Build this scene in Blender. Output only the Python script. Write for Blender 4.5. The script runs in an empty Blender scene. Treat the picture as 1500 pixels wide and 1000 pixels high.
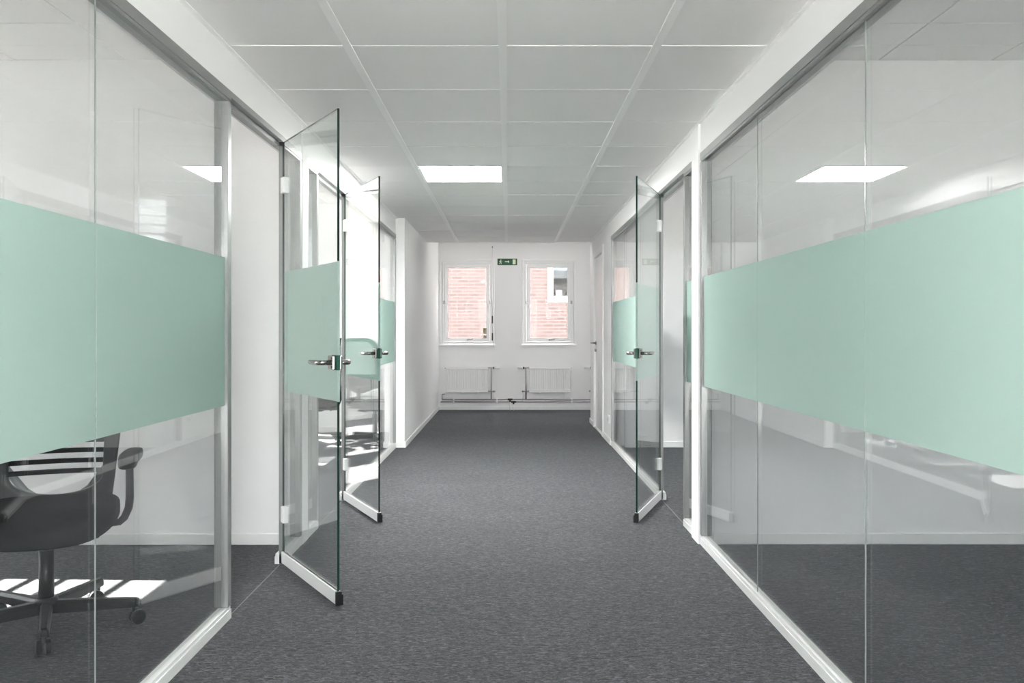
import bpy, bmesh, math, random
from mathutils import Vector, Matrix

random.seed(7)
sc = bpy.context.scene
C = bpy.context.collection
R = math.radians

# ------------------------------------------------------------------ camera
EYE = 1.13
FPX = 1245.0
cd = bpy.data.cameras.new('camera')
cam = bpy.data.objects.new('camera', cd); C.objects.link(cam)
cam.location = (0, 0, EYE)
cam.rotation_euler = (R(90), 0, 0)
cd.sensor_width = 36.0
cd.lens = FPX / 1500 * 36
cd.shift_x = (750 - 744.5) / 1500
cd.shift_y = -(500 - 486) / 1500
cd.clip_start = 0.05
sc.camera = cam

# ------------------------------------------------------------------ sky, sun, exposure
SKY = 6.8
SUN = 54.0
PANEL = 56.0
FILL_NEAR = 34.0
FILL_END = 3.0
w = bpy.data.worlds.new('sky'); sc.world = w; w.use_nodes = True
bg = w.node_tree.nodes['Background']
bg.inputs[0].default_value = (0.93, 0.965, 1.0, 1)
bg.inputs[1].default_value = SKY
sl = bpy.data.lights.new('sun', 'SUN'); sl.energy = SUN; sl.angle = R(0.18); sl.color = (1.0, 0.96, 0.9)
so = bpy.data.objects.new('sun', sl); C.objects.link(so)
SUN_DIR = Vector((math.cos(R(30)), -0.03, -math.sin(R(30)))).normalized()
so.rotation_euler = SUN_DIR.to_track_quat('-Z', 'Y').to_euler()
so.location = (-12, 4, 12)
vs = sc.view_settings
vs.view_transform = 'Standard'; vs.look = 'None'; vs.exposure = 1.5; vs.gamma = 1.0
vs.use_curve_mapping = False
cy = sc.cycles
cy.use_denoising = True
cy.max_bounces = 14; cy.diffuse_bounces = 7; cy.glossy_bounces = 6; cy.transmission_bounces = 6
cy.transparent_max_bounces = 40
cy.sample_clamp_indirect = 8.0
cy.caustics_reflective = False; cy.caustics_refractive = False

# ------------------------------------------------------------------ materials
def new_mat(name):
    m = bpy.data.materials.new(name); m.use_nodes = True
    nt = m.node_tree
    return m, nt, nt.nodes['Principled BSDF']

def plain(name, col, rough=0.5, metal=0.0, spec=0.5, bump=0.0, bscale=300.0, var=0.0, vscale=4.0):
    m, nt, p = new_mat(name)
    p.inputs['Base Color'].default_value = (*col, 1)
    p.inputs['Roughness'].default_value = rough
    p.inputs['Metallic'].default_value = metal
    p.inputs['Specular IOR Level'].default_value = spec
    if bump or var:
        tc = nt.nodes.new('ShaderNodeTexCoord')
    if bump:
        n = nt.nodes.new('ShaderNodeTexNoise'); n.inputs['Scale'].default_value = bscale; n.inputs['Detail'].default_value = 3
        nt.links.new(tc.outputs['Object'], n.inputs['Vector'])
        b = nt.nodes.new('ShaderNodeBump'); b.inputs['Strength'].default_value = bump; b.inputs['Distance'].default_value = 0.002
        nt.links.new(n.outputs['Fac'], b.inputs['Height']); nt.links.new(b.outputs['Normal'], p.inputs['Normal'])
    if var:
        n2 = nt.nodes.new('ShaderNodeTexNoise'); n2.inputs['Scale'].default_value = vscale; n2.inputs['Detail'].default_value = 5
        nt.links.new(tc.outputs['Object'], n2.inputs['Vector'])
        mx = nt.nodes.new('ShaderNodeMix'); mx.data_type = 'RGBA'
        mx.inputs[6].default_value = (*[c * (1 - var) for c in col], 1)
        mx.inputs[7].default_value = (*[min(1, c * (1 + var)) for c in col], 1)
        nt.links.new(n2.outputs['Fac'], mx.inputs[0]); nt.links.new(mx.outputs[2], p.inputs['Base Color'])
    return m

def glass_mat(name, tint, rough=0.0, ior=1.5):
    m = bpy.data.materials.new(name); m.use_nodes = True
    nt = m.node_tree; nt.nodes.clear(); L = nt.links.new
    out = nt.nodes.new('ShaderNodeOutputMaterial')
    tr = nt.nodes.new('ShaderNodeBsdfTransparent'); tr.inputs[0].default_value = (*tint, 1)
    gl = nt.nodes.new('ShaderNodeBsdfGlossy'); gl.inputs['Roughness'].default_value = rough
    gl.inputs['Color'].default_value = (1, 1, 1, 1)
    fr = nt.nodes.new('ShaderNodeFresnel')
    ge = nt.nodes.new('ShaderNodeNewGeometry')
    mr = nt.nodes.new('ShaderNodeMapRange')
    mr.inputs['To Min'].default_value = ior; mr.inputs['To Max'].default_value = 1 / ior
    L(ge.outputs['Backfacing'], mr.inputs['Value']); L(mr.outputs['Result'], fr.inputs['IOR'])
    mix = nt.nodes.new('ShaderNodeMixShader')
    L(fr.outputs[0], mix.inputs[0]); L(tr.outputs[0], mix.inputs[1]); L(gl.outputs[0], mix.inputs[2])
    L(mix.outputs[0], out.inputs[0])
    return m

def film_mat(name, col, trans=0.4, clear=0.0):
    m = bpy.data.materials.new(name); m.use_nodes = True
    nt = m.node_tree; nt.nodes.clear(); L = nt.links.new
    out = nt.nodes.new('ShaderNodeOutputMaterial')
    d = nt.nodes.new('ShaderNodeBsdfDiffuse'); d.inputs[0].default_value = (*col, 1)
    t = nt.nodes.new('ShaderNodeBsdfTranslucent'); t.inputs[0].default_value = (*col, 1)
    mix = nt.nodes.new('ShaderNodeMixShader'); mix.inputs[0].default_value = trans
    L(d.outputs[0], mix.inputs[1]); L(t.outputs[0], mix.inputs[2])
    last = mix
    if clear:
        tr = nt.nodes.new('ShaderNodeBsdfTransparent'); tr.inputs[0].default_value = (*col, 1)
        m2 = nt.nodes.new('ShaderNodeMixShader'); m2.inputs[0].default_value = clear
        L(mix.outputs[0], m2.inputs[1]); L(tr.outputs[0], m2.inputs[2]); last = m2
    L(last.outputs[0], out.inputs[0])
    return m

def emit_mat(name, col, s):
    m = bpy.data.materials.new(name); m.use_nodes = True
    nt = m.node_tree; nt.nodes.clear()
    out = nt.nodes.new('ShaderNodeOutputMaterial'); e = nt.nodes.new('ShaderNodeEmission')
    e.inputs[0].default_value = (*col, 1); e.inputs[1].default_value = s
    nt.links.new(e.outputs[0], out.inputs[0])
    return m

def carpet_mat():
    m, nt, p = new_mat('carpet'); L = nt.links.new
    tc = nt.nodes.new('ShaderNodeTexCoord')
    def noise(sx, sy, detail, dist=0.0):
        mp = nt.nodes.new('ShaderNodeMapping'); mp.inputs['Scale'].default_value = (sx, sy, 1)
        L(tc.outputs['Object'], mp.inputs['Vector'])
        n = nt.nodes.new('ShaderNodeTexNoise'); n.inputs['Scale'].default_value = 1.0
        n.inputs['Detail'].default_value = detail; n.inputs['Distortion'].default_value = dist
        n.inputs['Roughness'].default_value = 0.65
        L(mp.outputs[0], n.inputs['Vector']); return n
    n1 = noise(40, 105, 4, 1.2)      # short yarn flecks lying across the corridor
    n2 = noise(180, 330, 2)
    n3 = noise(2.2, 3.0, 3)
    a = nt.nodes.new('ShaderNodeMath'); a.operation = 'MULTIPLY'; a.inputs[1].default_value = 0.72
    L(n1.outputs['Fac'], a.inputs[0])
    b = nt.nodes.new('ShaderNodeMath'); b.operation = 'MULTIPLY_ADD'; b.inputs[1].default_value = 0.28
    L(n2.outputs['Fac'], b.inputs[0]); L(a.outputs[0], b.inputs[2])
    r = nt.nodes.new('ShaderNodeValToRGB'); L(b.outputs[0], r.inputs[0])
    e = r.color_ramp.elements
    e[0].position = 0.36; e[0].color = (0.012, 0.012, 0.0135, 1)
    e[1].position = 0.66; e[1].color = (0.152, 0.150, 0.156, 1)
    k = e.new(0.5); k.color = (0.043, 0.0425, 0.046, 1)
    mx = nt.nodes.new('ShaderNodeMix'); mx.data_type = 'RGBA'; mx.blend_type = 'MULTIPLY'; mx.inputs[0].default_value = 1
    r2 = nt.nodes.new('ShaderNodeValToRGB'); L(n3.outputs['Fac'], r2.inputs[0])
    r2.color_ramp.elements[0].position = 0.3; r2.color_ramp.elements[0].color = (0.9, 0.9, 0.91, 1)
    r2.color_ramp.elements[1].position = 0.7; r2.color_ramp.elements[1].color = (1.08, 1.08, 1.09, 1)
    L(r.outputs[0], mx.inputs[6]); L(r2.outputs[0], mx.inputs[7]); L(mx.outputs[2], p.inputs['Base Color'])
    p.inputs['Roughness'].default_value = 0.95; p.inputs['Specular IOR Level'].default_value = 0.12
    p.inputs['Sheen Weight'].default_value = 0.12; p.inputs['Sheen Roughness'].default_value = 0.4; p.inputs['Sheen Tint'].default_value = (0.9, 0.95, 1, 1)
    bu = nt.nodes.new('ShaderNodeBump'); bu.inputs['Strength'].default_value = 0.7; bu.inputs['Distance'].default_value = 0.003
    L(b.outputs[0], bu.inputs['Height']); L(bu.outputs[0], p.inputs['Normal'])
    return m

def brick_mat():
    m, nt, p = new_mat('brick_courses'); L = nt.links.new
    tc = nt.nodes.new('ShaderNodeTexCoord')
    sep = nt.nodes.new('ShaderNodeSeparateXYZ'); L(tc.outputs['Object'], sep.inputs[0])
    cmb = nt.nodes.new('ShaderNodeCombineXYZ'); L(sep.outputs['X'], cmb.inputs[0]); L(sep.outputs['Z'], cmb.inputs[1])
    br = nt.nodes.new('ShaderNodeTexBrick'); L(cmb.outputs[0], br.inputs['Vector'])
    br.inputs['Scale'].default_value = 1.0
    br.inputs['Brick Width'].default_value = 0.26; br.inputs['Row Height'].default_value = 0.078
    br.inputs['Mortar Size'].default_value = 0.010; br.inputs['Bias'].default_value = 0.0
    br.inputs['Color1'].default_value = (0.105, 0.063, 0.056, 1)
    br.inputs['Color2'].default_value = (0.160, 0.112, 0.102, 1)
    br.inputs['Mortar'].default_value = (0.211, 0.184, 0.173, 1)
    n = nt.nodes.new('ShaderNodeTexNoise'); n.inputs['Scale'].default_value = 2.0; n.inputs['Detail'].default_value = 5
    L(cmb.outputs[0], n.inputs['Vector'])
    mx = nt.nodes.new('ShaderNodeMix'); mx.data_type = 'RGBA'
    L(n.outputs['Fac'], mx.inputs[0]); L(br.outputs['Color'], mx.inputs[6]); mx.inputs[7].default_value = (0.170, 0.128, 0.119, 1)
    L(mx.outputs[2], p.inputs['Base Color']); p.inputs['Roughness'].default_value = 0.9
    return m

M = dict(
    wall=plain('white_wall_paint', (0.87, 0.865, 0.865), 0.65, spec=0.3, bump=0.25, bscale=220),
    tile=plain('ceiling_tile_paint', (0.905, 0.893, 0.89), 0.9, spec=0.1, bump=0.2, bscale=500, var=0.012, vscale=3),
    bar=plain('ceiling_bar_paint', (0.965, 0.96, 0.955), 0.5),
    slab=plain('plenum_grey', (0.45, 0.45, 0.45), 0.9),
    carpet=carpet_mat(),
    alu=plain('satin_aluminium', (0.30, 0.305, 0.30), 0.36, metal=0.5, bump=0.05, bscale=900),
    alulight=plain('pale_aluminium', (0.80, 0.80, 0.79), 0.4, metal=0.2),
    white=plain('white_gloss_paint', (0.86, 0.86, 0.86), 0.3),
    base=plain('white_skirting', (0.84, 0.84, 0.83), 0.35),
    glass=glass_mat('clear_partition_glass', (0.970, 0.978, 0.977)),
    dglass=glass_mat('green_door_glass', (0.972, 0.988, 0.980)),
    wglass=glass_mat('window_glass', (0.985, 0.99, 0.985)),
    sglass=glass_mat('dimmed_window_glass', (0.64, 0.64, 0.64), ior=1.14),  # grey tint put in to hold back outdoor brightness, low ior mutes reflections
    edge=plain('dark_green_glass_edge', (0.008, 0.03, 0.022), 0.12),
    pedge=glass_mat('pane_edge_glass', (0.98, 0.99, 0.985)),
    seal=plain('clear_silicone', (0.30, 0.33, 0.32), 0.25),
    film=film_mat('mint_frosted_film', (0.575, 0.71, 0.665), 0.45),
    panel=emit_mat('light_diffuser', (1.0, 0.985, 0.975), PANEL),
    fill_near=emit_mat('near_fill_diffuser', (1.0, 0.985, 0.975), FILL_NEAR),  # glow of the unseen fill panel added over the camera
    fill_end=emit_mat('end_fill_diffuser', (1.0, 0.985, 0.975), FILL_END),  # weak glow of the unseen fill panel added for the end wall
    chrome=plain('polished_chrome', (0.40, 0.385, 0.37), 0.14, metal=1.0),
    steel=plain('pipe_steel', (0.40, 0.39, 0.385), 0.35, metal=0.7),
    iron=plain('dark_fitting', (0.03, 0.03, 0.03), 0.45),
    blackp=plain('black_plastic', (0.010, 0.011, 0.012), 0.35),
    blackf=plain('black_wool_fabric', (0.009, 0.0095, 0.010), 0.95, spec=0.1, bump=0.5, bscale=700),
    grey=plain('grey_plastic', (0.32, 0.33, 0.33), 0.4),
    seam=plain('carpet_seam', (0.20, 0.20, 0.20), 0.8),
    gasket=plain('green_lock_gasket', (0.01, 0.07, 0.05), 0.3),
    rad=plain('radiator_enamel', (0.83, 0.825, 0.82), 0.35),
    green=plain('exit_green', (0.006, 0.095, 0.038), 0.45),
    glow=plain('exit_cream', (0.80, 0.86, 0.68), 0.5),
    brick=brick_mat(),
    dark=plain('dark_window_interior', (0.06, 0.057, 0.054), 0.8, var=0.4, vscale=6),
    bounce_pale=plain('pale_bounce_paving', (0.62, 0.61, 0.59), 0.9, var=0.08),  # made pale to throw sunlight upward
    asphalt=plain('pale_paving', (0.27, 0.268, 0.26), 0.9, var=0.10),
    sticker=plain('sticker_dark', (0.10, 0.085, 0.05), 0.6),
    stickl=plain('sticker_pale', (0.62, 0.52, 0.30), 0.6),
    stickg=plain('sticker_grey', (0.42, 0.40, 0.40), 0.6),
    paper=plain('white_paper', (0.25, 0.27, 0.28), 0.7),
    blue=plain('blue_blind', (0.10, 0.14, 0.21), 0.7),
)

def mesh_net():
    m = bpy.data.materials.new('chair_net'); m.use_nodes = True
    nt = m.node_tree; L = nt.links.new; p = nt.nodes['Principled BSDF']
    p.inputs['Base Color'].default_value = (0.05, 0.055, 0.055, 1); p.inputs['Roughness'].default_value = 0.8
    tr = nt.nodes.new('ShaderNodeBsdfTransparent')
    tc = nt.nodes.new('ShaderNodeTexCoord'); wv = nt.nodes.new('ShaderNodeTexWave')
    wv.bands_direction = 'Z'; wv.inputs['Scale'].default_value = 45; wv.inputs['Distortion'].default_value = 0.4
    L(tc.outputs['Object'], wv.inputs['Vector'])
    mr = nt.nodes.new('ShaderNodeMapRange'); mr.inputs['To Min'].default_value = 0.3; mr.inputs['To Max'].default_value = 0.65
    L(wv.outputs['Fac'], mr.inputs['Value'])
    mix = nt.nodes.new('ShaderNodeMixShader'); L(mr.outputs[0], mix.inputs[0]); L(tr.outputs[0], mix.inputs[1]); L(p.outputs[0], mix.inputs[2])
    L(mix.outputs[0], nt.nodes['Material Output'].inputs[0])
    return m
M['net'] = mesh_net()

# ------------------------------------------------------------------ helpers
def link(name, me, mat, parent=None, smooth=False):
    o = bpy.data.objects.new(name, me); C.objects.link(o)
    if mat is not None:
        for k in (mat if isinstance(mat, (list, tuple)) else [mat]):
            me.materials.append(M[k] if isinstance(k, str) else k)
    if smooth:
        for p in me.polygons: p.use_smooth = True
    if parent is not None: o.parent = parent
    return o

def box(bm, x0, x1, y0, y1, z0, z1, mi=0):
    vs_ = [bm.verts.new((x, y, z)) for x in (x0, x1) for y in (y0, y1) for z in (z0, z1)]
    for f in ((0, 1, 3, 2), (4, 6, 7, 5), (0, 4, 5, 1), (2, 3, 7, 6), (0, 2, 6, 4), (1, 5, 7, 3)):
        fa = bm.faces.new([vs_[i] for i in f]); fa.material_index = mi

def finish(name, bm, mat, parent=None, bevel=0.0, seg=2, smooth=False):
    if bevel:
        bmesh.ops.bevel(bm, geom=list(bm.edges), offset=bevel, segments=seg, profile=0.5, affect='EDGES')
    bmesh.ops.recalc_face_normals(bm, faces=bm.faces)
    me = bpy.data.meshes.new(name); bm.to_mesh(me); bm.free()
    return link(name, me, mat, parent, smooth)

def boxes(name, bl, mat, parent=None, bevel=0.0, seg=2):
    bm = bmesh.new()
    for b in bl: box(bm, *b)
    return finish(name, bm, mat, parent, bevel, seg)

def tube(bm, pts, r, n=10, cap=True):
    pts = [Vector(p) for p in pts]; rings = []
    rs = r if isinstance(r, (list, tuple)) else [r] * len(pts)
    up = None
    for i, p in enumerate(pts):
        if i == 0: t = pts[1] - p
        elif i == len(pts) - 1: t = p - pts[i - 1]
        else: t = (pts[i + 1] - p).normalized() + (p - pts[i - 1]).normalized()
        t.normalize()
        if up is None:
            up = Vector((0, 0, 1)) if abs(t.z) < 0.9 else Vector((1, 0, 0))
        a = t.cross(up).normalized(); up = a.cross(t).normalized()
        rings.append([bm.verts.new(p + (a * math.cos(2 * math.pi * k / n) + up * math.sin(2 * math.pi * k / n)) * rs[i]) for k in range(n)])
    for i in range(len(rings) - 1):
        for k in range(n):
            bm.faces.new((rings[i][k], rings[i][(k + 1) % n], rings[i + 1][(k + 1) % n], rings[i + 1][k]))
    if cap:
        bm.faces.new(rings[0][::-1]); bm.faces.new(rings[-1])

def tubes(name, paths, mat, parent=None, n=10):
    bm = bmesh.new()
    for pts, r in paths: tube(bm, pts, r, n)
    o = finish(name, bm, mat, parent)
    for p in o.data.polygons: p.use_smooth = len(p.vertices) == 4
    return o

def superell(name, a, b, c, e1, e2, mat, parent=None, loc=(0, 0, 0), nu=40, nv=20, warp=None):
    def sp(v, e): return math.copysign(abs(v) ** e, v)
    bm = bmesh.new(); rows = []
    for j in range(nv + 1):
        v = -math.pi / 2 + math.pi * j / nv; row = []
        if j in (0, nv):
            p = Vector((0, 0, c * (-1 if j == 0 else 1)))
            row = [bm.verts.new((warp(p) if warp else p) + Vector(loc))] * nu
        else:
            for i in range(nu):
                u = 2 * math.pi * i / nu
                p = Vector((a * sp(math.cos(v), e1) * sp(math.cos(u), e2), b * sp(math.cos(v), e1) * sp(math.sin(u), e2), c * sp(math.sin(v), e1)))
                row.append(bm.verts.new((warp(p) if warp else p) + Vector(loc)))
        rows.append(row)
    for j in range(nv):
        for i in range(nu):
            q = [rows[j][i], rows[j][(i + 1) % nu], rows[j + 1][(i + 1) % nu], rows[j + 1][i]]
            q = list(dict.fromkeys(q))
            if len(q) >= 3: bm.faces.new(q)
    return finish(name, bm, mat, parent, smooth=True)

def outline(name, splines, depth, bevel, mat, parent=None, warp=None, res=1):
    """a flat plate in local XZ with holes, given thickness along Y, optionally bent by warp"""
    cu = bpy.data.curves.new(name, 'CURVE'); cu.dimensions = '2D'; cu.fill_mode = 'BOTH'
    cu.extrude = depth / 2 - bevel; cu.bevel_depth = bevel; cu.bevel_resolution = res
    for pts in splines:
        s = cu.splines.new('POLY'); s.points.add(len(pts) - 1)
        for i, (x, z) in enumerate(pts): s.points[i].co = (x, z, 0, 1)
        s.use_cyclic_u = True
    tmp = bpy.data.objects.new(name, cu); C.objects.link(tmp)
    dg = bpy.context.evaluated_depsgraph_get()
    me = bpy.data.meshes.new_from_object(tmp.evaluated_get(dg))
    bpy.data.objects.remove(tmp); bpy.data.curves.remove(cu)
    me.materials.clear()
    for v in me.vertices:
        x, z, d = v.co
        p = Vector((x, -d, z))
        v.co = warp(p) if warp else p
    return link(name, me, mat, parent)

def thing(name, label, cat, loc=(0, 0, 0), rz=0.0, group=None):
    o = bpy.data.objects.new(name, None); C.objects.link(o); o.empty_display_size = 0.1
    o.location = loc; o.rotation_euler = (0, 0, rz)
    o['label'] = label; o['category'] = cat
    if group: o['group'] = group
    return o

def struct(o, label=None):
    o['kind'] = 'structure'
    if label: o['label'] = label
    return o

def empty_struct(name, loc=(0, 0, 0), rz=0.0, label=None):
    o = bpy.data.objects.new(name, None); C.objects.link(o); o.location = loc; o.rotation_euler = (0, 0, rz)
    return struct(o, label)

def copy_tree(o, parent=None):
    c = o.copy(); C.objects.link(c); c.parent = parent
    for ch in [k for k in bpy.data.objects if k.parent == o]: copy_tree(ch, c)
    return c

# ------------------------------------------------------------------ key dimensions
CZ = 2.238            # corridor ceiling
RZ = 2.575            # room ceiling
LF, RF = -1.096, 1.022    # corridor faces of the glazed partitions
LO, RO = -5.5, 4.6    # outer walls (inner faces)
YB = 12.34            # end wall
Y0 = -1.9             # wall behind the camera
FILM0, FILM1 = 0.842, 1.422
PX = YB / FPX         # metres per photo pixel on the end wall
def bx_(x): return (x - 744.5) * PX
def bz_(y): return EYE - (y - 486) * PX

# ------------------------------------------------------------------ floor
fl = struct(boxes('floor', [(LO - .25, RO + .25, Y0 - .2, YB + .3, -.2, 0)], 'carpet'))
for ya, yb, x in ((3.365, 4.14, -1.11), (4.91, 5.70, -1.11), (4.965, 5.72, 1.035)):
    boxes('carpet_seam', [(x - .002, x + .002, ya, yb, -.002, .0008)], 'seam', fl)

# ------------------------------------------------------------------ walls
def wall(name, bl, bevel=0.0):
    return struct(boxes(name, bl, 'wall', None, bevel))

# left: bulkhead over the glass, plain run behind the camera, dividing wall, far corridor wall
wall('wall_left', [(-1.22, -1.10, -.8, 4.52, 2.082, 2.62), (-1.22, -1.10, 4.64, 8.3, 2.082, 2.62), (-1.22, -1.096, Y0, -.8, 0, 2.62)])
wall('wall_left_divider', [(LO, -1.093, 4.52, 4.64, 0, 2.62)])
wall('wall_left_rear', [(LO, -1.22, -1.1, -1.0, 0, 2.62)])
wall('wall_left_corridor', [(-1.16, -1.012, 8.3, YB, 0, 2.62)])
wall('wall_left_room_end', [(LO, -1.16, 9.6, 9.7, 0, 2.62)])
wall('wall_right', [(1.025, 1.145, -.8, 4.53, 2.082, 2.62), (1.025, 1.145, 4.69, 8.46, 2.082, 2.62), (1.022, 1.145, Y0, -.8, 0, 2.62)])
wall('wall_right_divider', [(1.012, RO, 4.53, 4.69, 0, 2.62)])
wall('wall_right_rear', [(1.145, RO, -1.1, -1.0, 0, 2.62)])
wall('wall_right_corridor', [(1.025, 1.145, 8.46, 9.18, 0, 2.62), (1.025, 1.145, 10.10, 10.6, 0, 2.62), (1.025, 1.145, 9.18, 10.10, 2.035, 2.62)])
wall('wall_right_room_end', [(1.145, RO, 8.32, 8.46, 0, 2.62)])
wall('wall_right_store', [(1.145, RO, 10.5, 10.6, 0, 2.62)])
wall('wall_ceiling_step', [(-1.012, 1.025, 10.5, 10.55, CZ - .002, 2.62)])

# outer walls with window openings
def pierced(name, axis, inner, outer, a0, a1, holes, z0, z1, H=2.62):
    bl = []; cur = a0
    def seg(p, q, za, zb):
        if q - p < 1e-4: return
        lo, hi = min(inner, outer), max(inner, outer)
        bl.append((lo, hi, p, q, za, zb) if axis == 'x' else (p, q, lo, hi, za, zb))
    for h0, h1 in holes:
        seg(cur, h0, 0, H); seg(h0, h1, 0, z0); seg(h0, h1, z1, H); cur = h1
    seg(cur, a1, 0, H)
    return wall(name, bl)

LW = [(2.42, 2.88), (3.58, 4.02), (6.27, 6.86), (7.33, 7.85), (8.47, 9.07)]
LWZ = (0.4, 2.42)
pierced('wall_left_outer', 'x', LO, LO - .25, -1.1, 9.7, LW, *LWZ)
RW = [(0.9, 2.3), (5.6, 7.0)]  # unseen openings, added to bring some sky light into the right rooms
RWZ = (1.0, 1.9)
pierced('wall_right_outer', 'x', RO, RO + .25, -1.1, 10.6, RW, *RWZ)
W1 = (bx_(647), bx_(721.5)); W2 = (bx_(767.5), bx_(840.5)); WZ = (bz_(504), bz_(382.5))
W3 = (2.3, 3.1)
pierced('wall_behind_camera', 'y', Y0, Y0 - .2, -1.22, 1.145, [(-1.0, 0.95)], .02, 2.2)  # large opening out of view, added to light the corridor ceiling
pierced('wall_back', 'y', YB, YB + .3, -1.16, RO + .25, [W1, W2, W3], *WZ)
pierced('wall_back_right', 'x', RO, RO + .25, 10.6, YB, [(11.3, 11.8)], .5, 1.7)  # opening out of view, added to brighten the far floor and wall

# skirting
def base(name, bl): return struct(boxes(name, bl, 'base', None, 0.003, 1))
base('baseboard_left_room', [(LO, -1.16, 4.508, 4.5195, 0, .06)])
base('baseboard_left_corridor', [(-1.0115, -1.0, 8.3, YB, 0, .06), (-1.09, -1.0, 8.288, 8.2995, 0, .06)])
base('baseboard_right_room', [(1.09, RO, 4.518, 4.5295, 0, .06)])
base('baseboard_right_far_room', [(1.145, RO, 8.308, 8.3195, 0, .06)])
base('baseboard_right_corridor', [(1.013, 1.0245, 8.47, 9.12, 0, .06), (1.013, 1.0245, 10.16, 10.6, 0, .06), (1.013, 1.15, 10.6005, 10.612, 0, .06)])
base('baseboard_left_far_room', [(LO, -1.16, 9.588, 9.5995, 0, .06), (-1.1715, -1.1605, 8.3, 9.588, 0, .06)])
base('baseboard_back', [(-1.0, RO, YB - .012, YB - .0005, 0, .05)])

# ------------------------------------------------------------------ ceilings (tiles are separate pieces)
slab = struct(boxes('ceiling_slab', [(LO - .25, RO + .25, Y0 - .2, YB + .3, 2.62, 2.8)], 'slab'))
cc = struct(boxes('ceiling', [(-1.1, 1.025, Y0, 10.5, CZ + .018, CZ + .03)], 'bar'))
tile_me = {}
def tile(parent, x0, x1, y0, y1, z, gap=.006, gapx=None):
    wx, wy = round(x1 - x0 - (gap if gapx is None else gapx), 3), round(y1 - y0 - gap, 3)
    if wx < .03 or wy < .03: return
    k = (wx, wy)
    if k not in tile_me:
        bm = bmesh.new(); box(bm, -wx / 2, wx / 2, -wy / 2, wy / 2, 0, .014)
        me = bpy.data.meshes.new('ceiling_tile'); 
        bmesh.ops.recalc_face_normals(bm, faces=bm.faces); bm.to_mesh(me); bm.free(); me.materials.append(M['tile']); tile_me[k] = me
    o = bpy.data.objects.new('ceiling_tile', tile_me[k]); C.objects.link(o)
    o.location = ((x0 + x1) / 2, (y0 + y1) / 2, z); o.parent = parent
BARS = (-.625, -.022, .577)
LIGHTS = [(-.625, -.022, y, y + .6) for y in (5.7, -.3)]
cols = [(-1.099, -.641), (-.609, -.038), (-.006, .561), (.593, 1.024)]
rows = [round(3.3 + .6 * k, 3) for k in range(-8, 12)]
for ry in rows:
    for ci, (xa, xb) in enumerate(cols):
        if ci == 1 and any(abs(ry - l[2]) < .01 for l in LIGHTS): continue
        tile(cc, xa, xb, ry, ry + .6, CZ + .004 + random.uniform(-.0008, .0008), .010, .001)
for bxx in BARS:
    boxes('main_bar', [(bxx - .0165, bxx + .0165, Y0, 10.5, CZ, CZ + .018)], 'bar', cc)
for s, xx in ((1, -1.0995), (-1, 1.0245)):
    boxes('edge_angle', [(xx, xx + s * .018, Y0, 10.5, CZ - .001, CZ + .003)], 'bar', cc)

def room_ceiling(name, x0, x1, y0, y1, phase_x, phase_y):
    c = struct(boxes(name, [(x0, x1, y0, y1, RZ + .018, RZ + .03)], 'slab'))
    xs = [x0] + [v for v in [phase_x + .6 * k for k in range(-12, 12)] if x0 + .04 < v < x1 - .04] + [x1]
    ys = [y0] + [v for v in [phase_y + .6 * k for k in range(-12, 20)] if y0 + .04 < v < y1 - .04] + [y1]
    for a, b in zip(xs, xs[1:]):
        for p, q in zip(ys, ys[1:]): tile(c, a, b, p, q, RZ, .008)
room_ceiling('ceiling_left_room', LO, -1.22, -1.0, 4.52, -2.02, 3.98)
room_ceiling('ceiling_right_room', 1.145, RO, -1.0, 4.53, 1.97, 3.98)
room_ceiling('ceiling_left_far_room', LO, -1.22, 4.64, 9.6, -2.02, 5.2)
room_ceiling('ceiling_right_far_room', 1.145, RO, 4.69, 8.32, 1.97, 5.2)
struct(boxes('ceiling_end_corridor', [(-1.012, RO, 10.55, YB, RZ, RZ + .03)], 'tile'))

# ceiling light panels: one in view, two unseen ones added as fill light
def light_panel(x0, x1, y0, y1, z, label, mat='panel', group='square light panels in the corridor ceiling'):
    t = thing('ceiling_light', label, 'ceiling light', ((x0 + x1) / 2, (y0 + y1) / 2, z), 0, group)
    hx, hy = (x1 - x0) / 2 - .017, (y1 - y0) / 2 - .003
    f = .012
    boxes('frame', [(-hx, hx, -hy, -hy + f, .001, .016), (-hx, hx, hy - f, hy, .001, .016), (-hx, -hx + f, -hy + f, hy - f, .001, .016), (hx - f, hx, -hy + f, hy - f, .001, .016)], 'bar', t)
    boxes('diffuser', [(-hx + f, hx - f, -hy + f, hy - f, .005, .012)], mat, t)
light_panel(*LIGHTS[0], CZ, 'square white lit panel set into the corridor ceiling tiles')
light_panel(*LIGHTS[1], CZ, 'added fill-light panel out of view above the camera', 'fill_near')
light_panel(.1, .7, 10.7, 11.3, RZ - .02, 'added fill-light panel out of view above the cross corridor', 'fill_end')

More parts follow.
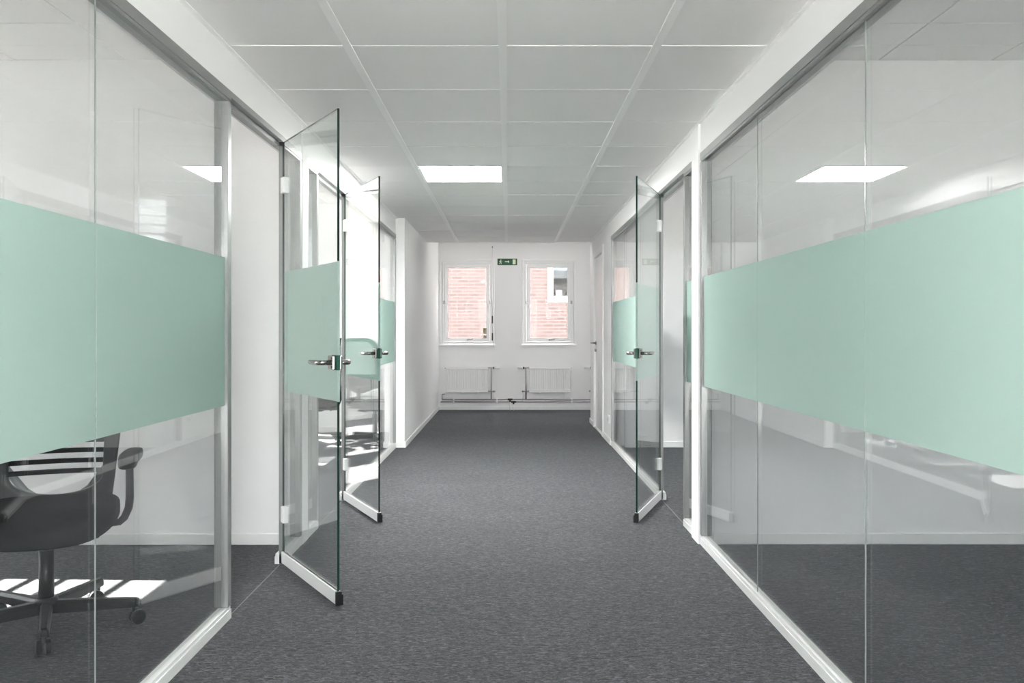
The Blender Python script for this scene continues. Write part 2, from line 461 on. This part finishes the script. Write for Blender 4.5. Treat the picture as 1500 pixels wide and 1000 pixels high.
# ------------------------------------------------------------------ glazed partitions
def pane(parent, x0, x1, y0, y1, z0, z1, room_sign, gmat='glass', fmat='film', name='pane', lip=None):
    bm = bmesh.new(); box(bm, x0, x1, y0, y1, z0, z1)
    bmesh.ops.recalc_face_normals(bm, faces=bm.faces)
    for f in bm.faces:
        f.material_index = 0 if abs(f.normal.x) > .5 else 1
    me = bpy.data.meshes.new(name); bm.to_mesh(me); bm.free()
    o = link(name, me, [gmat, 'edge' if lip else 'pedge'], parent)
    xf = x0 if room_sign > 0 else x1     # the film sits on the corridor face
    a, b = sorted((xf - room_sign * .0004, xf - room_sign * .0012))
    bl = [(a, b, y0, y1, FILM0, FILM1)]
    if lip: bl = [(a, b, y0 - .0012, y1, FILM0, FILM1), (x0, x1, y0 - .0014, y0 - .0004, FILM0, FILM1)]  # lip on the free edge imitates film light scattered into the glass edge
    boxes('frosted_film', bl, fmat, o)
    return o

def partition(label, face, sgn, items, loc):
    """sgn: +1 when the room lies toward +X; items: (kind, y0, y1)"""
    t = thing('glass_partition', label, 'glass partition', loc)
    ox, oy = loc[0], loc[1]
    def X(d): return face + sgn * d - ox
    def bb(d0, d1, ya, yb, z0, z1):
        a, b = sorted((X(d0), X(d1))); return (a, b, ya - oy, yb - oy, z0, z1)
    gd0, gd1 = .014, .024
    solid = []   # runs without door for the bottom rail
    run = None
    for k, ya, yb in items:
        if k == 'door':
            if run: solid.append(run)
            run = None
            boxes('door_head', [bb(0, .055, ya, yb, 2.057, 2.082), bb(.026, .055, ya, yb, 2.036, 2.057)], 'alu', t)
        else:
            run = (run[0], yb) if run else (ya, yb)
    if run: solid.append(run)
    for ya, yb in solid:
        boxes('bottom_rail', [bb(0, .042, ya, yb, 0, .036), bb(.004, .038, ya, yb, .036, .05)], 'alulight', t)
        boxes('top_rail', [bb(0, .055, ya, yb, 2.045, 2.082), bb(.004, .051, ya, yb, 2.034, 2.045)], 'alu', t)
    for k, ya, yb in items:
        if k == 'jamb':
            boxes('door_jamb', [bb(0, .022, ya, yb, 0, 2.057)], 'alu', t, .002, 1)
        if k == 'post':
            boxes('post', [bb(0, .055, ya, yb, .05, 2.034)], 'alu', t, .002, 1)
    gl = [(ya, yb) for k, ya, yb in items if k == 'glass']
    for i, (ya, yb) in enumerate(gl):
        a, b = sorted((X(gd0), X(gd1)))
        pane(t, a, b, ya + .0015 - oy, yb - .0015 - oy, .05, 2.034, sgn)
        if i and abs(gl[i - 1][1] - ya) < 1e-4:
            boxes('joint_seal', [bb(gd0, gd0 + .0035, ya - .0014, ya + .0014, .05, 2.034)], 'seal', t)
    return t

partition('near left glass partition with mint frosted band, office chair behind it', LF, -1,
          [('post', -.8, -.76), ('glass', -.76, .147), ('glass', .147, 1.217), ('glass', 1.217, 2.287), ('glass', 2.287, 3.325),
           ('post', 3.325, 3.365), ('door', 3.365, 4.14), ('jamb', 4.14, 4.16), ('glass', 4.16, 4.48), ('post', 4.48, 4.52)], (LF, 2, 0))
partition('far left glass partition with mint frosted band, behind the two left doors', LF, -1,
          [('post', 4.64, 4.67), ('glass', 4.67, 4.87), ('post', 4.87, 4.91), ('door', 4.91, 5.70), ('jamb', 5.70, 5.72),
           ('glass', 5.72, 7.0), ('glass', 7.0, 8.265), ('post', 8.265, 8.3)], (LF, 6.5, 0))
partition('large near right glass partition with mint band in front of an empty room', RF, 1,
          [('post', -.8, -.76), ('glass', -.76, .33), ('glass', .33, 1.40), ('glass', 1.40, 2.468), ('glass', 2.468, 3.537), ('glass', 3.537, 4.495), ('post', 4.495, 4.53)], (RF, 2, 0))
partition('far right glass partition with mint band behind the open right glass door', RF, 1,
          [('post', 4.69, 4.72), ('glass', 4.72, 4.925), ('post', 4.925, 4.965), ('door', 4.965, 5.72), ('jamb', 5.72, 5.74),
           ('glass', 5.74, 6.67), ('glass', 6.67, 7.58), ('glass', 7.58, 8.425), ('post', 8.425, 8.46)], (RF, 6.5, 0))

# ------------------------------------------------------------------ glass doors (origin at the hinge, leaf along local -Y)
def glass_door(name, label, hx, hy, ang, s):
    """s=+1: left wall (room toward local -X); s=-1: right wall"""
    d = empty_struct(name, (hx, hy, 0), s * R(ang), label)
    Wd, top, rs = .755, 2.05, -s
    p = pane(d, -.005, .005, -Wd, -.004, .064, top, rs, 'dglass', 'film', 'glass_leaf', lip=True)
    boxes('bottom_rail', [(-.011, .011, -Wd + .004, -.004, .008, .064)], 'alulight', d, .002, 1)
    boxes('end_cap', [(-.012, .012, -Wd - .008, -Wd + .004, .006, .062), (s * .012 - .006, s * .012 + .006, -Wd - .008, -Wd + .02, .006, .05)], 'blackp', d)
    for z in (.245, 1.84):
        h = boxes('hinge', [(-.014, .014, -.04, -.002, z - .039, z + .039)], 'alulight', d, .003, 2)
        tubes('hinge_pin', [([(0, .004, z - .039), (0, .004, z + .039)], .007)], 'alulight', h)
    hz, hyl = 1.003, -Wd + .042
    hd = boxes('lock_case', [(-.0075, .0075, -Wd - .0025, -Wd + .06, hz - .031, hz + .031)], 'gasket', d, .001, 1)
    for q in (-1, 1):
        a, b = sorted((q * .0078, q * .021))
        pl = boxes('lock_plate', [(a, b, hyl - .036, hyl + .03, hz - .029, hz + .029)], 'chrome', d, .004, 2)
        tubes('screw', [([(q * .0205, hyl - .02, hz + .018), (q * .0222, hyl - .02, hz + .018)], .005), ([(q * .0205, hyl - .02, hz - .018), (q * .0222, hyl - .02, hz - .018)], .005)], 'iron', pl, 8)
        tubes('lever', [([(q * .02, hyl, hz), (q * .05, hyl, hz), (q * .062, hyl + .006, hz), (q * .068, hyl + .02, hz), (q * .069, hyl + .07, hz), (q * .066, hyl + .118, hz)], [.0105, .0105, .0105, .0105, .0105, .0095])], 'chrome', d, 14)
    return d
glass_door('door_1', 'nearest glass door standing open on the left, frosted band and chrome lever', LF, 4.14, 31.7, 1)
glass_door('door_2', 'second glass door open on the left, further down the corridor', LF, 5.70, 26.2, 1)
glass_door('door_3', 'glass door standing open on the right with chrome lever', RF, 5.72, 20.5, -1)

# white door near the end of the right wall
d4 = empty_struct('door_4', (1.025, 9.18, 0), 0, 'white panel door with lever near the end of the right wall')
boxes('door_frame', [(-.014, .11, -.05, .03, 0, 2.075), (-.014, .11, .89, .97, 0, 2.075), (-.014, .11, .03, .89, 2.0, 2.075)], 'white', d4, .003, 1)
boxes('door_leaf', [(.012, .052, .033, .887, .006, 1.997)], 'white', d4, .002, 1)
boxes('threshold', [(-.005, .1, .03, .89, 0, .012)], 'alulight', d4)
tubes('lever', [([(.012, .835, 1.0), (-.045, .835, 1.0), (-.05, .825, 1.0), (-.05, .72, 1.0)], .009)], 'chrome', d4)
tubes('rosette', [([(.0125, .835, 1.0), (.003, .835, 1.0)], .026), ([(.0125, .835, .915), (-.006, .835, .915)], .016)], 'chrome', d4, 16)

# ------------------------------------------------------------------ windows in the end wall
def end_window(name, x0, x1, label, rod=False):
    z0, z1 = WZ
    t = empty_struct(name, ((x0 + x1) / 2, YB, z0), 0, label)
    h = (x1 - x0) / 2; H = z1 - z0
    def ring(nm, o, wd, ya, yb, mat, bev=.003):
        # o: inset of the outer edge, wd: width
        a = h - o
        return boxes(nm, [(-a, a, ya, yb, o, o + wd), (-a, a, ya, yb, H - o - wd, H - o), (-a, -a + wd, ya, yb, o + wd, H - o - wd), (a - wd, a, ya, yb, o + wd, H - o - wd)], mat, t, bev, 1)
    # casing proud of the wall, sill lip and head
    boxes('casing', [(-h - .028, -h + .002, -.014, .0, -.01, H + .03), (h - .002, h + .028, -.014, .0, -.01, H + .03), (-h + .002, h - .002, -.014, .0, H - .002, H + .03)], 'white', t, .003, 1)
    boxes('sill', [(-h - .035, h + .035, -.03, .04, -.028, 0.002)], 'white', t, .004, 1)
    boxes('reveal_head', [(-h, h, 0, .05, H - .012, H)], 'white', t)
    ring('frame', .004, .036, .03, .12, 'white')
    ring('sash', .043, .046, .018, .075, 'white')
    boxes('pane', [(-h + .088, h - .088, .045, .051, .088, H - .088)], 'sglass', t)
    boxes('pane_gasket', [(-h + .087, h - .087, .052, .056, H - .093, H - .087), (-h + .087, -h + .091, .052, .056, .088, H - .093), (h - .091, h - .087, .052, .056, .088, H - .093)], 'grey', t)
    for s in (-1, 1):
        zc = bz_(443) - z0
        c = boxes('pivot', [(s * (h - .034) - .012, s * (h - .034) + .012, .004, .03, zc - .02, zc + .028)], 'steel', t, .003, 1)
        tubes('catch', [([(s * (h - .05), .008, zc), (s * (h - .068), .006, zc - .02), (s * (h - .072), .006, zc - .075)], .006)], 'alulight', c, 8)
    hh = boxes('handle_plate', [(-.03, .03, .006, .018, .055, .075)], 'alulight', t, .003, 1)
    tubes('handle', [([(0, .008, .065), (0, -.022, .065), (.02, -.028, .067), (.085, -.028, .078)], .008)], 'steel', t, 8)
    return t
w1 = end_window('window_1', *W1, 'left end window with white frame, two small stickers on the pane')
w2 = end_window('window_2', *W2, 'right end window with white frame, looking onto brick and a neighbouring window')
# stickers on the left pane
def sticker(px0, px1, py0, py1, motif):
    cx = w1.location.x
    a, b, c, d_ = bx_(px0) - cx, bx_(px1) - cx, bz_(py1) - WZ[0], bz_(py0) - WZ[0]
    o = boxes('sticker', [(a, b, .0425, .0445, c, d_)], 'sticker', w1)
    if motif:
        m_ = (a + b) / 2
        boxes('sticker_print', [(m_ - .018, m_ + .018, .0415, .0425, c + .055, d_ - .04), (m_ - .01, m_ + .01, .0415, .0425, c + .028, c + .052), (a + .006, b - .006, .0415, .0425, c + .01, c + .022), (a + .006, b - .006, .0415, .0425, d_ - .022, d_ - .01)], 'stickl', o)
    else:
        boxes('sticker_print', [(a + .006, b - .006, .0415, .0425, c + .03, d_ - .006), (a + .012, (a + b) / 2, .0415, .0425, c + .008, c + .024)], 'stickg', o)
sticker(707.8, 713.8, 480, 488.7, True)
sticker(708, 714.5, 491, 495.5, False)
end_window('window_3', *W3, 'end window out of sight behind the right wall')

# control rod beside the left window
rod = thing('blind_rod', 'thin vertical control rod beside the left end window', 'rod', (bx_(721.3), YB, bz_(500)))
zt = bz_(362) - bz_(500)
tubes('rod', [([(0, -.022, .01), (0, -.022, zt)], .0045)], 'alulight', rod, 8)
tubes('rod_hook', [([(0, 0, zt), (0, -.03, zt)], .009)], 'iron', rod, 8)
for py in (468, 493):
    z = bz_(py) - bz_(500)
    boxes('grip', [(-.009, .009, -.032, -.016, z - .055, z + .055)], 'iron', rod, .003, 1)

# ------------------------------------------------------------------ exit sign
sx0, sx1, sz0, sz1 = bx_(728.7), bx_(757.6), bz_(388.2), bz_(378.7)
ex = thing('exit_sign', 'green emergency exit sign with running figure, arrow and door', 'exit sign', ((sx0 + sx1) / 2, YB, sz0))
sw, sh = (sx1 - sx0) / 2, sz1 - sz0
boxes('plate', [(-sw, sw, -.008, 0, 0, sh)], 'green', ex, .001, 1)
y0, y1 = -.0095, -.0082
boxes('door_symbol', [(sw * .54, sw * .84, y0, y1, sh * .12, sh * .88)], 'glow', ex)
bm = bmesh.new()
def flat(pts, wd):
    tube(bm, [(x, -.0092, z) for x, z in pts], wd, 6)
box(bm, -.035, .012, y0, y1, sh * .46, sh * .58)
v = [bm.verts.new(p) for p in ((.010, y0, sh * .30), (.030, y0, sh * .52), (.010, y0, sh * .74))]
bm.faces.new(v)
finish('arrow_symbol', bm, 'glow', ex)
bm = bmesh.new()
X0 = -sw * .68
tube(bm, [(X0 + .004, -.0092, sh * .84), (X0 + .005, -.0092, sh * .76)], .0065, 8)     # head
tube(bm, [(X0 + .001, -.0092, sh * .70), (X0 - .004, -.0092, sh * .44)], .0055, 6)     # trunk
tube(bm, [(X0 + .001, -.0092, sh * .67), (X0 + .012, -.0092, sh * .56), (X0 + .021, -.0092, sh * .64)], .003, 6)
tube(bm, [(X0, -.0092, sh * .67), (X0 - .013, -.0092, sh * .62), (X0 - .018, -.0092, sh * .46)], .003, 6)
tube(bm, [(X0 - .003, -.0092, sh * .44), (X0 + .011, -.0092, sh * .36), (X0 + .008, -.0092, sh * .14)], .0035, 6)
tube(bm, [(X0 - .004, -.0092, sh * .44), (X0 - .009, -.0092, sh * .26), (X0 - .022, -.0092, sh * .2)], .0035, 6)
finish('running_figure', bm, 'glow', ex)

# ------------------------------------------------------------------ radiators and pipes
def radiator(px0, px1, right_valve, label, dx=0.0):
    x0, x1 = bx_(px0) + dx, bx_(px1) + dx
    zb, zt = bz_(574), bz_(537.5)
    t = thing('radiator', label, 'radiator', ((x0 + x1) / 2, YB, zb), 0, 'white panel radiators under the end windows')
    h = (x1 - x0) / 2; H = zt - zb
    boxes('back_panel', [(-h, h, -.06, -.035, .004, H - .004)], 'rad', t, .004, 1)
    # fluted front panel
    n = 17; bm = bmesh.new(); prof = []
    m = .022; fw = (2 * h - 2 * m) / n
    top, bot = H - .028, .045
    def col(x, y): return [bm.verts.new((x, y, bot)), bm.verts.new((x, y, top))]
    pts = []
    for i in range(n):
        xa = -h + m + i * fw
        pts += [(xa + fw * .10, -.1), (xa + fw * .18, -.080), (xa + fw * .48, -.080), (xa + fw * .56, -.1)]
    pts = [(-h + m, -.1)] + pts + [(h - m, -.1)]
    cs = [col(*p) for p in pts]
    for a, b in zip(cs, cs[1:]): bm.faces.new((a[0], b[0], b[1], a[1]))
    finish('fluted_panel', bm, 'rad', t)
    boxes('panel_surround', [(-h, h, -.102, -.078, 0, .045), (-h, h, -.102, -.078, H - .028, H), (-h, -h + m, -.102, -.078, .045, H - .028), (h - m, h, -.102, -.078, .045, H - .028)], 'rad', t, .006, 2)
    boxes('side_grille', [(-h + .002, -h + .006, -.08, -.06, .01, H - .01), (h - .006, h - .002, -.08, -.06, .01, H - .01), (-h + .01, h - .01, -.08, -.06, H - .012, H - .006)], 'rad', t)
    for q in (-1, 1): boxes('bracket', [(q * h * .55 - .012, q * h * .55 + .012, -.035, 0, -.008, H * .8)], 'rad', t)
    s = 1 if right_valve else -1
    ex_ = s * h
    rx = ex_ + s * .047
    za = H - .008
    tubes('valve_top', [([(ex_ - s * .004, -.07, za), (rx + s * .03, -.07, za)], .010)], 'steel', t)
    tubes('valve_collar', [([(rx + s * .028, -.07, za), (rx + s * .045, -.07, za)], .017)], 'iron', t, 12)
    tubes('thermostat_head', [([(rx + s * .044, -.07, za), (rx + s * .06, -.07, za), (rx + s * .125, -.07, za)], [.017, .02, .018])], 'white', t, 14)
    tubes('riser', [([(rx, -.07, za), (rx, -.07, bz_(584) - zb)], .009)], 'steel', t)
    tubes('valve_bottom', [([(ex_ - s * .004, -.07, .018), (rx + s * .06, -.07, .018)], .009), ([(rx + s * .04, -.07, .005), (rx + s * .04, -.07, .032)], .014)], 'steel', t)
    tubes('return_pipe', [([(rx + s * .04, -.07, .018), (rx + s * .04, -.07, bz_(587.6) - zb)], .007)], 'alulight', t)
    tubes('air_vent', [([(-s * h + s * .004, -.07, H - .012), (-s * h - s * .012, -.07, H - .012)], .007)], 'steel', t, 8)
    for q in (-.25, .5): tubes('drain_cock', [([(s * h * q, -.09, .004), (s * h * q, -.09, -.012)], .012)], 'rad', t, 8)
    return t
radiator(653.5, 715, True, 'white radiator under the left end window, valve on its right')
radiator(775, 835, False, 'white radiator under the right end window, valve on its left')
radiator(775, 835, False, 'radiator hidden past the right wall, only its valve head showing', 97.5 * PX)

def pipe(px0, x1, py, label, dep):
    t = thing('heating_pipe', label, 'pipe', (bx_(px0), YB, bz_(py)), 0, 'horizontal heating pipes along the end wall')
    L_ = x1 - bx_(px0)
    tubes('pipe', [([(0, -dep, 0), (L_, -dep, 0)], .0085)], 'steel', t)
    for px in (665, 728, 837):
        x = bx_(px) - bx_(px0)
        c = boxes('clip', [(x - .012, x + .012, -dep - .012, -.001, -.014, .014)], 'white', t, .003, 1)
    return t
p1 = pipe(648, 3.5, 584.2, 'upper thin heating pipe running above the skirting of the end wall', .07)
p2 = pipe(646, 3.5, 587.8, 'lower thin heating pipe running above the skirting of the end wall', .07)
tubes('end_bend', [([(0, -.07, 0), (0, -.07, bz_(577) - bz_(584.2)), (.04, -.07, bz_(576.5) - bz_(584.2))], .0075)], 'steel', p1)
for p, px, py in ((p1, 747.2, 584.2), (p2, 752.2, 587.8)):
    x = bx_(px) - p.location.x; z0 = -bz_(py)
    tubes('tee', [([(x - .035, -.07, 0), (x + .035, -.07, 0)], .014), ([(x, -.07, 0), (x, -.07, -.035)], .014)], 'iron', p)
    tubes('drop_pipe', [([(x, -.07, -.03), (x, -.07, z0 + .001)], .009)], 'white', p)

# ------------------------------------------------------------------ switches and sockets
def plate(name, label, cat, loc, rz, parts, group=None):
    t = thing(name, label, cat, loc, rz, group)
    boxes('face_plate', [(-.041, .041, -.012, 0, -.041, .041)], 'white', t, .004, 2)
    parts(t)
    return t
def rocker(t): boxes('rocker', [(-.03, .03, -.017, -.011, -.03, .03)], 'white', t, .003, 1)
def sock(t):
    tubes('socket_well', [([(0, -.0125, 0), (0, -.0135, 0)], .021)], 'grey', t, 16)
plate('light_switch', 'white light switch on the left room wall behind the frosted band', 'switch', (-1.91, 4.52, 1.185), 0, rocker)
plate('wall_thermostat', 'white thermostat on the left room wall above the light switch', 'thermostat', (-1.91, 4.52, 1.30), 0, rocker)
plate('wall_socket', 'white wall socket low on the right wall next to the glass', 'socket', (1.025, 8.62, .245), R(-90), sock)

# ------------------------------------------------------------------ windows of the side rooms (light comes in here; right-hand ones added)
def side_window(i, x, s, ya, yb, z0, z1, slats):
    t = empty_struct('window_%d' % i, (x, (ya + yb) / 2, z0))
    h = (yb - ya) / 2; H = z1 - z0
    a, b = sorted((s * .06, s * .11))
    f = .035
    boxes('frame', [(a, b, -h, -h + f, 0, H), (a, b, h - f, h, 0, H), (a, b, -h + f, h - f, 0, f), (a, b, -h + f, h - f, H - f, H)], 'white', t)
    m_ = (a + b) / 2
    boxes('pane', [(m_ - .003, m_ + .003, -h + f, h - f, f, H - f)], 'wglass', t)
    if slats:
        z = H - .20
        while z > .1:
            boxes('blind_slat', [(m_ - .018, m_ - .006, -h + f, h - f, z, z + .019)], 'white', t)
            z -= .085
n = 4
for ya, yb in LW:
    side_window(n, LO, -1, ya - .02, yb + .02, *LWZ, yb < 4.5); n += 1
for ya, yb in RW:
    side_window(n, RO, 1, ya, yb, *RWZ, False); n += 1

side_window(n, RO, 1, 11.3, 11.8, .5, 1.7, False); n += 1  # unseen window added for daylight at the far end
wb = empty_struct('window_%d' % n, (-.025, Y0, .02))  # unseen window, put in so daylight reaches along the corridor
boxes('frame', [(-.975, -.925, -.12, -.06, 0, 2.18), (.925, .975, -.12, -.06, 0, 2.18), (-.02, .02, -.12, -.06, .05, 2.13), (-.925, .925, -.12, -.06, 0, .05), (-.925, .925, -.12, -.06, 2.13, 2.18)], 'white', wb)
for xa, xb in ((-.925, -.02), (.02, .925)):
    boxes('pane', [(xa, xb, -.093, -.087, .05, 2.13)], 'wglass', wb)

# ------------------------------------------------------------------ office chairs
def office_chair(label, loc, rz, base_angle, style):
    t = thing('office_chair', label, 'office chair', (loc[0], loc[1], 0), rz, 'black swivel office chairs')
    # ---- five-star base
    hub = tubes('hub', [([(0, 0, .062), (0, 0, .108), (0, 0, .12)], [.042, .042, .034])], 'blackp', t, 20)
    tubes('column', [([(0, 0, .11), (0, 0, .30)], .027)], 'blackp', t, 20)
    tubes('gas_lift', [([(0, 0, .30), (0, 0, .35)], .014)], 'chrome', t, 14)
    for k in range(5):
        a = base_angle - rz + R(72 * k); ca, sa = math.cos(a), math.sin(a)
        bm = bmesh.new()
        secs = [(.02, .021, .060, .108), (.15, .019, .062, .106), (.28, .016, .066, .102), (.325, .016, .068, .100), (.335, .010, .072, .096)]
        prev = None
        for d, hw, za, zb in secs:
            ring = []
            for (u, z) in ((-hw, za), (hw, za), (hw, zb - .012), (hw * .6, zb), (-hw * .6, zb), (-hw, zb - .012)):
                ring.append(bm.verts.new((ca * d - sa * u, sa * d + ca * u, z)))
            if prev:
                for i in range(6): bm.faces.new((prev[i], prev[(i + 1) % 6], ring[(i + 1) % 6], ring[i]))
            else: bm.faces.new(ring[::-1])
            prev = ring
        bm.faces.new(prev)
        leg = finish('leg', bm, 'blackp', t)
        cx, cyy = ca * .315, sa * .315
        ph = a + R(40 + 50 * ((k * 7) % 5)); dx, dy = math.cos(ph), math.sin(ph)
        wx, wy = cx - dy * .0 + dx * .012, cyy + dy * .012
        bm = bmesh.new()
        tube(bm, [(cx, cyy, .07), (cx, cyy, .045)], .007, 8)
        for q in (-1, 1):
            tube(bm, [(wx - dy * q * .006, wy + dx * q * .006, .0275), (wx - dy * q * .011, wy + dx * q * .011, .0275), (wx - dy * q * .022, wy + dx * q * .022, .0275), (wx - dy * q * .025, wy + dx * q * .025, .0275)], [.0265, .0275, .0275, .022], 18)
        finish('caster', bm, 'blackp', leg)
    # ---- mechanism and seat
    boxes('mechanism', [(-.1, .1, -.11, .12, .338, .372), (-.035, .035, .1, .26, .345, .37)], 'blackp', t, .008, 2)
    def seatwarp(p):
        z = p.z
        z += -.035 * max(0, (-p.y - .10) / .14) ** 2 + .012 * (p.x / .25) ** 2 + .012 * max(0, (p.y - .1) / .13) ** 2
        return Vector((p.x, p.y, z))
    superell('seat', .252, .242, .052, .42, .55, 'blackf', t, (0, 0, .418), 56, 22, seatwarp)
    boxes('seat_shell', [(-.2, .2, -.18, .19, .366, .378)], 'blackp', t, .004, 1)
    # ---- backrest
    def bw(p):
        y = .225 + .26 * (p.z - .42) * .55 - .10 * ((p.x / .25) ** 2) * .45 + p.y
        y += .03 * math.sin((p.z - .42) / .6 * math.pi)
        return Vector((p.x, y, p.z))
    def rrect(hw0, hw1, z0, z1, r0, r1, n_=8):
        pts = []
        for (cx_, cz_, r, a0) in ((hw0 - r0, z0 + r0, r0, -90), (hw1 - r1, z1 - r1, r1, 0), (-hw1 + r1, z1 - r1, r1, 90), (-hw0 + r0, z0 + r0, r0, 180)):
            for i in range(n_ + 1):
                an = R(a0 + 90 * i / n_); pts.append((cx_ + r * math.cos(an), cz_ + r * math.sin(an)))
        return pts
    def dense(pts, step=.03):
        out = []
        for (a, b) in zip(pts, pts[1:] + pts[:1]):
            d = math.hypot(b[0] - a[0], b[1] - a[1]); k = max(1, int(d / step))
            for i in range(k): out.append((a[0] + (b[0] - a[0]) * i / k, a[1] + (b[1] - a[1]) * i / k))
        return out
    if style == 'strap':
        outer = dense(rrect(.205, .25, .405, 1.0, .06, .10))
        hole = [(.178, .545)] + [(.178 * math.cos(an), .545 + .085 * math.sin(an)) for an in [R(-i * 7.5) for i in range(1, 24)]] + [(-.178, .545)] + [(-.178 - .01 * i / 4, .545 + .09 * i) for i in range(1, 5)] + [(.188 - .01 * i / 4, .905 - .09 * i) for i in range(0, 4)]
        outline('back_frame', [outer, hole[::-1]], .034, .007, 'blackp', t, bw)
        for i in range(9):
            z = .558 + i * .041
            bm = bmesh.new(); N = 12; pv = None
            for k in range(N + 1):
                x = -.19 + .38 * k / N
                rg = [bm.verts.new(bw(Vector((x, yy, zz)))) for yy, zz in ((-.010, z - .009), (.004, z - .009), (.004, z + .009), (-.010, z + .009))]
                if pv:
                    for j in range(4): bm.faces.new((pv[j], pv[(j + 1) % 4], rg[(j + 1) % 4], rg[j]))
                else: bm.faces.new(rg[::-1])
                pv = rg
            bm.faces.new(pv)
            finish('back_strap', bm, 'blackf', t)
        for s in (-1, 1):
            tubes('back_stay', [([bw(Vector((s * .215, .028, .70))), bw(Vector((s * .19, .035, .58))), bw(Vector((s * .12, .045, .48))), bw(Vector((s * .05, .04, .43))), (0, .22, .36)], [.012, .015, .016, .018, .02])], 'grey' if s < 0 else 'blackp', t, 12)
    else:
        outer = dense(rrect(.225, .215, .585, 1.065, .05, .13))
        hole = dense(rrect(.20, .19, .71, 1.04, .02, .11))
        outline('back_frame', [outer, hole[::-1]], .03, .006, 'blackp', t, bw)
        net = dense(rrect(.203, .193, .705, 1.043, .02, .11), .06)
        outline('back_net', [net], .004, .0005, 'net', t, bw, 0)
        sp = [(.225, .70), (-.225, .70), (-.20, .60), (-.10, .56), (-.045, .535), (.045, .535), (.10, .56), (.20, .60)]
        outline('back_lower_shell', [dense(sp)], .03, .006, 'blackp', t, lambda p: bw(p) + Vector((0, .018, 0)))
        tubes('spine', [([bw(Vector((0, .03, .58))), bw(Vector((0, .04, .48))), (0, .25, .40), (0, .17, .355)], [.022, .022, .024, .026])], 'blackp', t, 12)
    # ---- arms
    for s in (-1, 1):
        ax = s * .288
        post = tubes('arm_post', [([(s * .20, .05, .372), (s * .25, .05, .375), (s * .268, .05, .392), (ax - s * .004, .05, .43), (ax, .045, .47), (ax, .03, .622)], [.014, .014, .015, .0155, .0155, .0145])], 'blackp', t, 14)
        def pw(p):
            return Vector((p.x + s * .02 * max(0, p.y / .12), p.y, p.z + .012 * (p.y / .12)))
        superell('arm_pad', .036, .125, .022, .5, .6, 'grey' if False else 'blackp', t, (ax, -.005, .634), 28, 12, pw)
    return t
office_chair('black swivel chair with strap back and armrests behind the near left glass', (-1.763, 3.245), R(20), R(9), 'strap')
office_chair('black mesh-back chair in the far left room, seen mirrored in the second door', (-3.24, 7.66), R(256), R(20), 'mesh')
office_chair('black mesh-back chair seen through the far left doorway beside the first door edge', (-1.97, 8.55), R(-88), R(50), 'mesh')

# ------------------------------------------------------------------ outdoors: yard and brick building
struct(boxes('yard', [(-40, 40, YB + .3, 60, -.6, -.4)], 'asphalt'))
struct(boxes('bounce_ground', [(-60, LO - .25, -40, YB + .3, -.6, -.4), (RO + .25, 60, -40, YB + .3, -.6, -.4), (LO - .25, RO + .25, -40, Y0 - .2, -.6, -.4)], 'bounce_pale'))  # unseen ground, added in a pale tone to bounce sunlight onto the ceilings
BY = 19.5; BP = BY / FPX
def gx(x): return (x - 744.5) * BP
def gz(y): return EYE - (y - 486) * BP
bl = thing('brick_building', 'pinkish brick building across the yard behind the end windows', 'building', (0, BY, -.4))
hx0, hx1, hz0, hz1 = gx(803.5), gx(803.5) + 1.35, gz(441.5), gz(441.5) + 1.5
def pz(z): return z + .4
boxes('brick_wall', [(-9, hx0, 0, .3, 0, 8), (hx1, 9, 0, .3, 0, 8), (hx0, hx1, 0, .3, 0, pz(hz0)), (hx0, hx1, 0, .3, pz(hz1), 8)], 'brick', bl)
wf = boxes('window', [(hx0 - .02, hx0 + .11, -.03, .1, pz(hz0) - .02, pz(hz1)), (hx1 - .11, hx1 + .02, -.03, .1, pz(hz0) - .02, pz(hz1)), (hx0 + .11, hx1 - .11, -.03, .1, pz(hz0) - .02, pz(hz0) + .12), (hx0 + .11, hx1 - .11, -.03, .1, pz(hz1) - .1, pz(hz1))], 'white', bl)
boxes('pane', [(hx0 + .11, hx1 - .11, .05, .056, pz(hz0) + .12, pz(hz1) - .1)], 'wglass', wf)
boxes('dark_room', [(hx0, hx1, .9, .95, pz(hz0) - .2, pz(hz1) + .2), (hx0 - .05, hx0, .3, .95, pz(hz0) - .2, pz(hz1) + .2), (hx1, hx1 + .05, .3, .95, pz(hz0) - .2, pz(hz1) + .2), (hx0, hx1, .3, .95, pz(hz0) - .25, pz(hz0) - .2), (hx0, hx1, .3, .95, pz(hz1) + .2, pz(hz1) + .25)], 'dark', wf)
boxes('roller_blind', [(hx0 + .11, hx1 - .11, .08, .1, pz(gz(395.5)), pz(hz1) - .1)], 'blue', wf)
boxes('paper_notice', [(gx(814.5), gx(823.5), .07, .075, pz(hz0) + .12, pz(gz(424.5)))], 'paper', wf)
